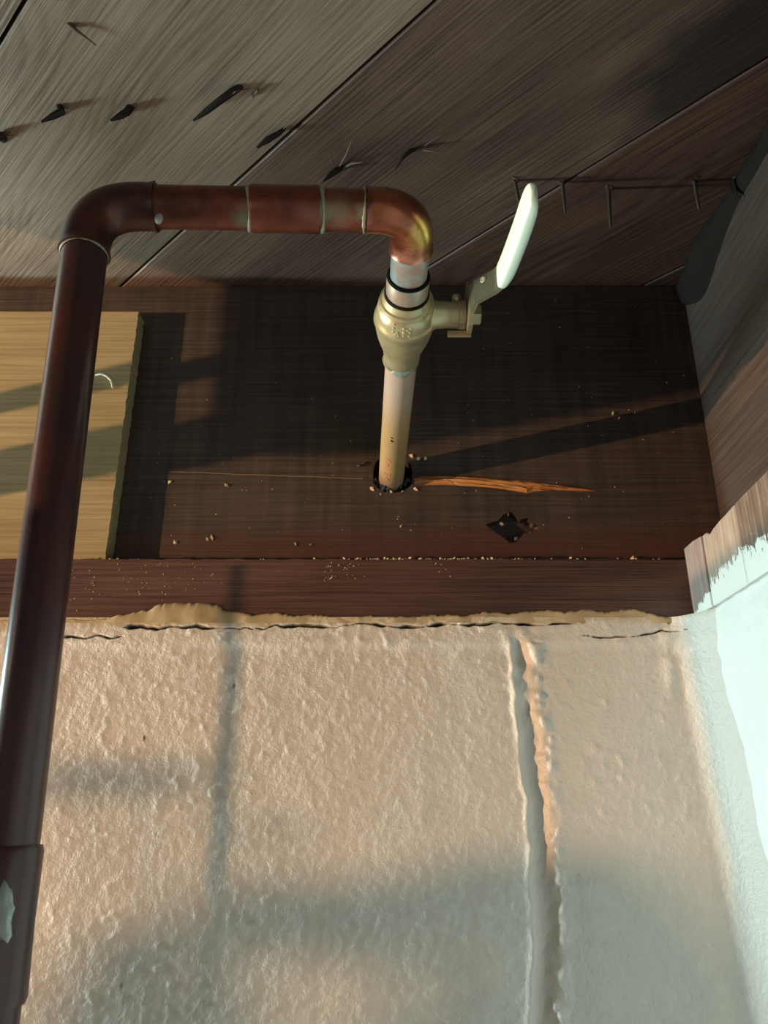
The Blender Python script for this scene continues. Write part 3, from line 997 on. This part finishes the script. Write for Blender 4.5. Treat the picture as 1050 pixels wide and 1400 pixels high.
def solder(c, d, r, w=0.0009, mat='solder', seed=0):
    bm = bmesh.new()
    d = d.normalized(); u = d.orthogonal().normalized(); s = d.cross(u)
    rr = random.Random(seed)
    N, K = 48, 8
    rings = []
    ph = rr.uniform(0, 6)
    for i in range(N):
        a = 2 * math.pi * i / N
        ww = w * (0.75 + 0.35 * math.sin(a * 3 + ph) + rr.uniform(-0.2, 0.3))
        o = u * math.cos(a) + s * math.sin(a)
        rings.append([bm.verts.new(c + o * (r + ww * 0.7 * math.cos(b)) + d * (ww * math.sin(b) + 0.0004 * math.sin(2 * a + ph))) for b in (2 * math.pi * k / K for k in range(K))])
    for i in range(N):
        for k in range(K):
            bm.faces.new((rings[i][k], rings[i][(k + 1) % K], rings[(i + 1) % N][(k + 1) % K], rings[(i + 1) % N][k]))
    part('solder_ring', bm, M[mat])


solder(Lc + vdir * 0.027, vdir, RP + 0.0004, 0.00054, 'solder', 1)
solder(Lc + hdir * 0.030, hdir, RP + 0.0002, 0.00048, 'copper_dark', 2)
solder(Lc + hdir * (ca - 0.0005), hdir, RP + 0.0003, 0.00066, 'solder', 3)
solder(Lc + hdir * (cb + 0.0015), hdir, RP + 0.0003, 0.00084, 'solder', 4)
solder(Rc - hdir * 0.0238, hdir, RP + 0.0003, 0.00078, 'solder', 5)
# drip of solder under the left elbow
bm = bmesh.new()
bmesh.ops.create_icosphere(bm, subdivisions=2, radius=1)
cD = onY(217, 299, YV - 0.009)
for v in bm.verts: v.co = Vector((v.co.x * 0.0019, v.co.y * 0.0014, v.co.z * 0.0030)) + cD
part('solder_drip', bm, M['solder_gray'])

# ball valve: collar, body, stem, lever
A0 = Rc - adir * 0.0
def ay(Y): return (Y - Rc.y) / adir.y
prof = [(.3530, .0098), (.3535, .0125), (.3560, .0131), (.3574, .0134), (.3580, .0146), (.3600, .0149), (.3606, .0144), (.3614, .0153), (.3660, .0160), (.3700, .0162), (.3710, .0173),
        (.3738, .0175), (.3752, .0165), (.3800, .0162), (.3860, .0152), (.3920, .0136), (.3975, .0119), (.4010, .0111), (.4060, .0108), (.4095, .0107), (.4110, .0096)]
valve = part('ball_valve', lathe(A0, adir, [(ay(a), b) for a, b in prof], 48), M['brass'], label='dull brass ball valve body with raised dots')


def vpart(name, bm, mat, label=None, smooth=True):
    return part(name, bm, mat, valve, label, smooth)


vpart('valve_collar', lathe(A0, adir, [(ay(a), b) for a, b in [(.3405, .0098), (.3403, .0110), (.3412, .0114), (.3520, .0114), (.3545, .0116)]], 48), M['brass_collar'], 'grey brass collar')
vpart('gap_ring', lathe(A0, adir, [(ay(a), b) for a, b in [(.3396, .0098), (.3394, .0106), (.3400, .0112), (.3407, .0115)]], 48), M['black_ring'], 'black ring')
vpart('gap_ring', lathe(A0, adir, [(ay(a), b) for a, b in [(.3516, .0113), (.3520, .0120), (.3530, .0122), (.3540, .0121)]], 48), M['black_ring'], 'black ring')
# raised dots cast on the body, facing down to the room
rad_dn = (Vector((0, 0, -1)) - adir * Vector((0, 0, -1)).dot(adir)).normalized()
side = adir.cross(rad_dn); side = side if side.x > 0 else -side
for u, v in ((-4.6, 0), (-4.6, 1), (-4.6, 2), (-3.4, 2.6), (-2.6, 1.9), (-2.0, 2.7), (0.3, 0.6), (0.3, 1.6), (0.3, 2.6), (2.0, 0.9), (3.4, 0.5), (3.2, 1.6), (2.9, 2.6)):
    a = u * 0.075 - 0.10
    Yd = 0.3622 + v * 0.0026
    r = float(np.interp(Yd, [p[0] for p in prof], [p[1] for p in prof]))
    nrm = rad_dn * math.cos(a) + side * math.sin(a)
    c = A0 + adir * ay(Yd) + nrm * (r - 0.0002)
    bm = bmesh.new()
    bmesh.ops.create_icosphere(bm, subdivisions=1, radius=0.00105)
    bmesh.ops.translate(bm, vec=c, verts=bm.verts[:])
    vpart('raised_dot', bm, M['brass'])
# solder hanging at the outlet
bm = bmesh.new()
bmesh.ops.create_icosphere(bm, subdivisions=3, radius=1)
cD = A0 + adir * ay(0.4115) + rad_dn * 0.0085
for v in bm.verts:
    v.co = side * v.co.x * 0.0055 * (1 - 0.35 * v.co.y) + adir * v.co.y * 0.0050 + rad_dn * v.co.z * 0.0028 + cD
vpart('solder_drip', bm, M['solder_gray'], 'grey green solder run')
solder(A0 + adir * ay(0.4112), adir, RP + 0.0004, 0.0015, 'solder', 8)
# stem
S0 = A0 + adir * ay(0.3705)
xs_ = Vector((1, 0, 0))
sx = 0.0455 - S0.x
vpart('valve_stem', lathe(S0, xs_, [(0.010, .0084), (0.0160, .0084), (0.0172, .0076), (0.024, .0073), (sx - 0.0045, .0074), (sx - 0.004, .0080), (sx - 0.0005, .0080), (sx - 0.0003, .0)], 32), M['brass'], 'rough cast stem boss')
bm = bmesh.new()
bmesh.ops.create_icosphere(bm, subdivisions=2, radius=0.0026)
bmesh.ops.translate(bm, vec=Vector((0.0400, 0.3650, 0.2665)), verts=bm.verts[:])
vpart('stop_lug', bm, M['brass'])
# hexagonal nut on the outside of the lever
bm = lathe(S0, xs_, [(sx + 0.002, .0), (sx + 0.002, .0060), (sx + 0.0075, .0060), (sx + 0.0082, .0052), (sx + 0.0082, .0)], 6)
vpart('lever_nut', bm, M['brass'], smooth=False)


def strip(path, w0, w1, t, bm=None):
    """flat strip following path in plan, standing on edge: list of (x, y, z_low, z_high)"""
    bm = bm or bmesh.new()
    rows = []
    for i, (x, y, zl, zh) in enumerate(path):
        if i == 0: d = Vector((path[1][0] - x, path[1][1] - y, 0))
        elif i == len(path) - 1: d = Vector((x - path[-2][0], y - path[-2][1], 0))
        else: d = Vector((path[i + 1][0] - path[i - 1][0], path[i + 1][1] - path[i - 1][1], 0))
        d.normalize(); nn = Vector((-d.y, d.x, 0)) * t / 2
        rows.append([bm.verts.new(Vector((x, y, z)) + s * nn) for s, z in ((1, zl), (-1, zl), (-1, zh), (1, zh))])
    for a, b in zip(rows, rows[1:]):
        for k in range(4):
            bm.faces.new((a[k], a[(k + 1) % 4], b[(k + 1) % 4], b[k]))
    bm.faces.new(rows[0][::-1]); bm.faces.new(rows[-1])
    return bm


zl, zh = 0.2490, 0.2630
lev = [(0.0466, 0.3715, 0.2465, 0.273), (0.0466, 0.360, 0.2455, 0.2745), (0.0466, 0.352, zl - .001, zh + .002), (0.0482, 0.3455, zl, zh), (0.0530, 0.3405, zl, zh), (0.0575, 0.3360, zl, zh), (0.0602, 0.3310, zl, zh), (0.0620, 0.320, zl, zh), (0.0646, 0.290, zl + .002, zh)]
lv = vpart('valve_lever', strip(lev, 0, 0, 0.0024), M['steel'], 'bent steel lever', smooth=False)
# stop tab folded under
vpart('lever_tab', box_bm((0.0350, 0.3690, 0.2455), (0.0478, 0.3714, 0.2482)), M['steel'], smooth=False)
# small hole rim in the lever
vpart('lever_eyelet', lathe((0.0520, 0.3408, 0.2600), Vector((-0.7, -0.7, 0)), [(0.0012, 0.0), (0.0016, .0013), (0.0010, .0019)], 12), M['pale_curl'])
# vinyl grip with rounded section
gp = [(0.0588, 0.3345), (0.0603, 0.3305), (0.0618, 0.324), (0.0632, 0.310), (0.0645, 0.297), (0.0653, 0.284), (0.0657, 0.277), (0.0657, 0.2735)]
bm = bmesh.new()
rows = []
for i, (x, y) in enumerate(gp):
    d = Vector((gp[min(i + 1, len(gp) - 1)][0] - gp[max(i - 1, 0)][0], gp[min(i + 1, len(gp) - 1)][1] - gp[max(i - 1, 0)][1], 0)).normalized()
    nn = Vector((-d.y, d.x, 0))
    k = (0.55, 0.85, 1, 1, 1, 1, 0.86, 0.35)[i]
    hw, hh = 0.0035 * k, 0.0078 * (0.9 + 0.1 * k) * (1 if i < 7 else 0.75)
    row = []
    for q in range(24):
        a = 2 * math.pi * q / 24
        ca_, sa_ = math.cos(a), math.sin(a)
        px_ = math.copysign(abs(ca_) ** 0.55, ca_) * hw
        pz_ = math.copysign(abs(sa_) ** 0.45, sa_) * hh
        row.append(bm.verts.new(Vector((x, y, 0.2560 + pz_)) + nn * px_))
    rows.append(row)
for a, b in zip(rows, rows[1:]):
    for q in range(24):
        bm.faces.new((a[q], a[(q + 1) % 24], b[(q + 1) % 24], b[q]))
bm.faces.new(rows[0][::-1]); bm.faces.new(rows[-1])
gr_ = vpart('lever_grip', bm, M['grip'], 'pale mint vinyl grip')
gr_.modifiers.clear()
sb = gr_.modifiers.new('round', 'SUBSURF'); sb.levels = sb.render_levels = 2

# red print along the branch pipe: a few worn strokes
def on_branch(dist, ang, lift=0.00008):
    nrm = rad_dn * math.cos(ang) + side * math.sin(ang)
    return A0 + adir * dist + nrm * (RP * 0.98 + lift)


glyphs = [[((0, 0), (1, 0)), ((1, 0), (0.3, 0.9)), ((0.3, 0.9), (1, 0.9))], [((0, 0), (0, 0.8)), ((0, 0), (1, 0)), ((1, 0), (1, 0.8)), ((0.5, 0), (0.5, 0.6))],
          [((0, 0), (1, 0.3)), ((1, 0.3), (0, 0.8))], [((0, 0), (1, 0)), ((0, 0.7), (0.6, 0.7)), ((0.5, 0), (0.5, 0.7))], [((0, 0), (1, 0)), ((1, 0), (0.5, 0.7)), ((0.5, 0.7), (0, 0.7))]]
bm = bmesh.new()
for gi, g in enumerate(glyphs):
    d0 = ay(0.548) - 0.0 - gi * 0.0068
    for (p, q) in g:
        P = on_branch(d0 - p[1] * 0.0045 - 0.006, -0.62 + p[0] * 0.42)
        Q = on_branch(d0 - q[1] * 0.0045 - 0.006, -0.62 + q[0] * 0.42)
        mid = (P + Q) / 2
        sweep([P, Q], 0.00022, 5, True, bm)
part('red_print', bm, M['red_ink'], label='worn red lettering')
# dark burr on the pipe
bm = bmesh.new()
shard(bm, on_branch(ay(0.487), -0.25), 0.0022, rnd); shard(bm, on_branch(ay(0.483), -0.3), 0.0014, rnd)
part('dark_burr', bm, M['iron'], smooth=False)

# ------------------------------------------------------------------ nails through the planks
def tip_at(px, py, drop):
    return onZ(px, py, Z_CEIL - drop)


def nail(label, path, radii, prongs=(), mat='iron', group='old nail points sticking through the planks'):
    base = onZ(path[0][0], path[0][1], Z_CEIL)
    root = empty('nail', base)
    tag(root, label, 'nail', group)
    pts = [onZ(path[0][0], path[0][1], Z_CEIL + 0.002)] + [tip_at(a, b, d) for a, b, d in path]
    rr = [radii[0]] + list(radii)
    part('nail_shank', sweep(pts, rr, 10), M[mat], root)
    for pr in prongs:
        ps = [tip_at(a, b, d) for a, b, d in pr[0]]
        part('splinter', sweep(ps, pr[1], 6, squash=0.6), M['splinter'] if len(pr) < 3 else M[pr[2]], root)
    return root


nail('bent nail point cut by the left edge of the picture', [(4, 190, 0.0), (2, 186, .004), (-14, 194, .012)], [.0026, .0028, .0008], [([(6, 184, .001), (26, 186, .003)], [.0006, .0002]), ([(4, 186, .001), (14, 180, .004)], [.0006, .0002])])
nail('stubby nail with hooked root, second from the left edge', [(82, 146, 0.0), (84, 153, .004), (72, 159, .008), (56, 167, .013)], [.0024, .0026, .0021, .0006],
     [([(86, 157, .001), (97, 144, .004)], [.0006, .0002]), ([(84, 158, .001), (92, 150, .006)], [.0007, .0002])])
nail('stubby nail with round root, third from the left edge', [(178, 147, 0.0), (174, 153, .004), (163, 159, .009), (151, 165, .013)], [.0026, .0025, .002, .0006],
     [([(180, 153, .001), (191, 141, .004)], [.0006, .0002]), ([(170, 157, .002), (168, 165, .008)], [.0005, .0002])])
nail('longest dark nail lying aslant above the cross pipe', [(328, 119, 0.0), (318, 125, .003), (300, 138, .008), (282, 152, .012), (264, 165, .017)], [.0022, .0024, .0023, .002, .0006],
     [([(300, 142, .002), (322, 125, .006), (342, 121, .003)], [.0006, .0005, .0002]), ([(345, 131, .001), (353, 123, .004)], [.0016, .0012]), ([(290, 148, .003), (302, 140, .009)], [.0008, .0003])])
nail('short nail beside the plank joint above the coupling', [(389, 176, 0.0), (380, 183, .004), (366, 191, .008), (351, 202, .013)], [.0012, .0018, .0022, .0006],
     [([(386, 178, .001), (402, 160, .004)], [.0007, .0002]), ([(365, 193, .003), (340, 216, .010)], [.0005, .0002])])
nail('nail with three splayed splinters above the right elbow', [(468, 229, 0.0), (462, 232, .004), (452, 239, .008), (442, 248, .013)], [.0018, .0022, .002, .0006],
     [([(462, 231, .001), (473, 212, .006), (481, 192, .011)], [.0011, .0009, .0003]), ([(466, 231, .001), (482, 223, .005), (496, 222, .008)], [.0012, .0010, .0003]), ([(458, 233, .002), (455, 220, .006), (452, 208, .010)], [.0006, .0005, .0002])])
nail('forked nail rightmost of the dark nails left of the lever', [(572, 203, 0.0), (562, 206, .004), (550, 216, .009), (540, 232, .014)], [.0010, .0016, .0014, .0004],
     [([(565, 205, .001), (582, 205, .005), (597, 208, .008)], [.0013, .0011, .0003]), ([(575, 203, .001), (601, 186, .004)], [.0005, .0002])])
nail('faint thin sliver near the top left corner', [(95, 34, 0.0), (104, 42, .003), (116, 50, .004), (131, 62, .005)], [.0018, .0012, .0006, .0004], mat='splinter')


def straight_nail(label, b, t):
    base = onZ(b[0], b[1], Z_CEIL)
    r = ray(*t)
    tip = r * (base.y / r.y)
    root = empty('nail', base)
    tag(root, label, 'nail', 'thin straight nails hanging from the planks')
    up = (base - tip).normalized() * 0.004
    part('nail_shank', sweep([base + up, base, lerp(base, tip, .6), lerp(base, tip, .9), tip], [.0013, .0013, .0012, .0010, .0002], 10), M['iron_thin'], root)
    bm = bmesh.new()
    for k in range(3):
        shard(bm, base + Vector((rnd.uniform(-.003, .003), rnd.uniform(-.003, .003), -0.0004)), 0.0022, rnd, 0.4)
    part('splinter', bm, M['splinter'], root, smooth=False)


straight_nail('thin nail just left of the valve grip tip', (704, 247), (711, 284))
straight_nail('thin nail just right of the valve grip tip', (769, 249), (773, 292))
straight_nail('longest thin nail hanging midway between grip and joist', (832, 258), (835, 314))
straight_nail('thin slightly tilted nail nearer the dark joist', (949, 247), (956, 288))
straight_nail('thin nail half hidden against the dark joist', (1001, 245), (1007, 268))

# loose crumbs of paint and sawdust
bm = bmesh.new()
for k in range(150):
    x = rnd.choice([rnd.uniform(-0.25, 0.22), rnd.uniform(0.0, 0.10), rnd.uniform(-0.03, 0.06)])
    shard(bm, Vector((x, Y_SILL + rnd.uniform(0.0004, 0.003), Z_SILLTOP + rnd.uniform(0.0, 0.0008))), rnd.uniform(0.0006, 0.0016), rnd, 0.5)
for px, s in (((546, 760), .0014), ((560, 760), .0018), ((575, 759), .0015), ((640, 759), .0018), ((660, 758), .0022), ((672, 757), .0022), ((780, 757), .002), ((864, 755), .0026), ((602, 760), .0016)):
    p = onY(px[0], px[1], Y_SILL)
    shard(bm, Vector((p.x, Y_SILL + 0.001, Z_SILLTOP + 0.0008)), s, rnd, 0.6)
o = from_bm('paint_crumbs', shift(bm), M['chip'])
tag(o, 'cream crumbs of paint strewn along the sill edge', 'crumbs', kind='stuff')
bm = bmesh.new()
for k in range(110):
    px, py = rnd.uniform(170, 960), rnd.choice([rnd.uniform(560, 755), rnd.uniform(400, 755)])
    if 480 < px < 590 and py < 680: continue
    if px < 200: continue
    p = onY(px, py, Y_RIM)
    shard(bm, Vector((p.x, Y_RIM - 0.0002, p.z)), rnd.uniform(0.0004, 0.0010), rnd, 0.5)
for px, py, s in ((233, 659, .0022), (290, 736, .0028), (284, 738, .002), (404, 744, .0022), (425, 745, .002), (310, 664, .003), (838, 566, .0026), (846, 572, .002), (240, 742, .0028), (548, 720, .0016)):
    p = onY(px, py, Y_RIM)
    shard(bm, Vector((p.x, Y_RIM - 0.0006, p.z)), s, rnd, 0.4)
for px, n_, y0, y1 in ((100, 10, 768, 835), (130, 12, 768, 830), (165, 9, 768, 815), (195, 14, 768, 822), (228, 14, 768, 822), (258, 10, 768, 812), (290, 6, 770, 800), (450, 22, 768, 795), (480, 16, 768, 792), (600, 6, 770, 790)):
    for _ in range(n_):
        p = onY(px + rnd.gauss(0, 7), rnd.uniform(y0, y1), Y_SILL)
        shard(bm, Vector((p.x, Y_SILL - 0.0003, p.z)), rnd.uniform(0.0004, 0.0009), rnd, 0.4)
o = from_bm('wood_dust', shift(bm), M['chip'])
tag(o, 'pale dust specks clinging to the dark timbers', 'dust', kind='stuff')

# ------------------------------------------------------------------ unseen things to the left, outside the picture, that shade the wall
def toward_lamp(p, t):
    """point on the way from the warm lamp to p"""
    return LB + (Vector(p) - LB) * t


M['galv'] = simple('blocker_galvanised', (0.42, 0.43, 0.44), 0.45, 0.7, var=0.12, scale=25.0)
M['black_iron'] = simple('blocker_black_iron', (0.05, 0.048, 0.045), 0.5, 0.4, var=0.2, scale=60.0)
M['cable'] = simple('grey_cable', (0.20, 0.20, 0.20), 0.5, var=0.1)
M['clay'] = simple('clay_pot', (0.40, 0.16, 0.08), 0.8, var=0.15, scale=40.0)
M['soil'] = simple('soil', (0.04, 0.028, 0.02), 0.95, var=0.3, scale=80.0)
blocker = from_bm('blocker_box', shift(box_bm((-0.68, -0.9, 0.138), (-0.60, 0.300, 0.405))), M['galv'])  # unseen box added to keep the warm lamp off the upper rim
bevel(blocker, 0.002, 1)
tag(blocker, 'unseen galvanised light-blocking box hung below the planks at left', 'blocker')
for z, r, lb in ((0.165, 0.0150, 'unseen thick black iron pipe assumed at left to cast a shadow band'),  # unseen pipes, assumed and added to cast the shadow bands on the rim
                 (0.213, 0.0075, 'unseen slim black iron pipe assumed above the thick iron pipe to cast a shadow band')):
    pz = [Vector((-0.60, 0.301, z)), Vector((-0.60, 0.42, z)), Vector((-0.60, 0.5360 if z > .18 else .5285, z))]
    o = from_bm('blocker_pipe', shift(sweep(pz, r, 24)), M['black_iron'], None, True)
    tag(o, lb, 'pipe')
cx_ = toward_lamp(onY(312, 960, Y_SILL), 0.75)
o = from_bm('assumed_cable', shift(sweep([(cx_.x, cx_.y, -1.7495), (cx_.x, cx_.y, -0.6), (cx_.x, cx_.y, 0.06), (cx_.x, cx_.y, 0.098)], 0.0017, 12)), M['cable'], None, True)  # unseen cable assumed here, added for the thin upright shadow on the wall
tag(o, 'unseen grey cable assumed upright left of the picture to cast a thin shadow', 'cable')

# unseen house plant assumed between lamp and wall, leaves placed for their shadows
rp = random.Random(21)
pc = toward_lamp(onY(560, 1300, Y_SILL), 0.33)
plant = empty('assumed_plant', (pc.x, pc.y, -1.75))
tag(plant, 'unseen tall potted plant assumed beside the warm lamp to shade the wall', 'plant')
part('pot', lathe((pc.x, pc.y, -1.7498), (0, 0, 1), [(0, 0), (0, .11), (.22, .15), (.24, .155), (.24, .14), (.2, .138)], 32), M['clay'], plant)
part('soil', lathe((pc.x, pc.y, -1.56), (0, 0, 1), [(0, .139), (.006, 0)], 24), M['soil'], plant)


def leaf(px, py, rx, ry, rot, t):
    """a leaf whose shadow falls near (px, py) on the wall"""
    c = onY(px, py, Y_SILL)
    ex = onY(px + rx * math.cos(rot), py - rx * math.sin(rot), Y_SILL) - c
    ey = onY(px - ry * math.sin(rot), py - ry * math.cos(rot), Y_SILL) - c
    P = toward_lamp(c, t)
    n = (c - LB).normalized()
    bm = bmesh.new()
    rows = []
    for i in range(9):
        a = -1 + 2 * i / 8
        w = max(0.04, (1 - a * a) ** 0.6 * (1 - 0.25 * a))
        rows.append([bm.verts.new(P + (ex * a + ey * b * w) * t + n * (0.004 * (abs(b) - a * a))) for b in (-1, -0.5, 0, 0.5, 1)])
    for i in range(8):
        for j in range(4):
            bm.faces.new((rows[i][j], rows[i + 1][j], rows[i + 1][j + 1], rows[i][j + 1]))
    o = part('leaf', bm, M['leaf'], plant)
    m = o.modifiers.new('thickness', 'SOLIDIFY'); m.thickness = 0.0006
    return P


LEAVES = [(470, 1255, 190, 52, 0.05, .33), (350, 1260, 70, 30, -0.5, .33), (560, 1250, 120, 60, 0.4, .33), (700, 1240, 150, 75, 0.1, .33), (850, 1250, 150, 80, -0.2, .33),
          (960, 1330, 120, 70, -0.6, .34), (760, 1350, 190, 60, 0.0, .33), (665, 1330, 90, 45, 0.7, .33), (180, 1330, 100, 62, 0.2, .33), (250, 1290, 70, 38, 0.8, .33),
          (300, 1240, 50, 26, 1.4, .33), (170, 1400, 140, 50, 0.0, .33), (290, 1380, 60, 40, 0.2, .33), (650, 1420, 150, 50, 0.1, .33), (880, 1430, 190, 60, 0, .33),
          (130, 1064, 120, 22, 0.02, .34), (240, 1062, 90, 18, 0.0, .34), (350, 1130, 50, 14, -0.4, .36)]
for lf in LEAVES:
    P = leaf(*lf)
    part('stem', sweep([P, lerp(P, Vector((pc.x, pc.y, P.z - 0.25)), 0.9), Vector((pc.x, pc.y, -1.56))], [.0008, .002, .003], 6), M['leaf'], plant)

o = empty('blocker_stub', (-0.80, 0.5285, 0.085))  # unseen stub added to hold the cool light off the upper joist
tag(o, 'unseen stub added to block light, on the wall left of the picture', 'pipe')
part('blocker_stub_body', sweep([(-0.80, 0.5285, 0.085), (-0.80, 0.44, 0.085), (-0.80, 0.41, 0.085)], 0.0165, 24), M['black_iron'], o)
part('cap', sweep([(-0.80, 0.425, 0.085), (-0.80, 0.41, 0.085), (-0.80, 0.398, 0.085)], [0.0195, 0.0195, 0.017], 24), M['black_iron'], o)

sheet = from_bm('blocker_sheet', shift(box_bm((-0.618, -0.40, -1.7499), (-0.600, 0.2215, 0.046))), M['pine'])  # unseen panel added to keep warm light off the right wall
bevel(sheet, 0.001, 1)
tag(sheet, 'unseen light-blocking sheet standing upright on the floor left of the picture', 'board')
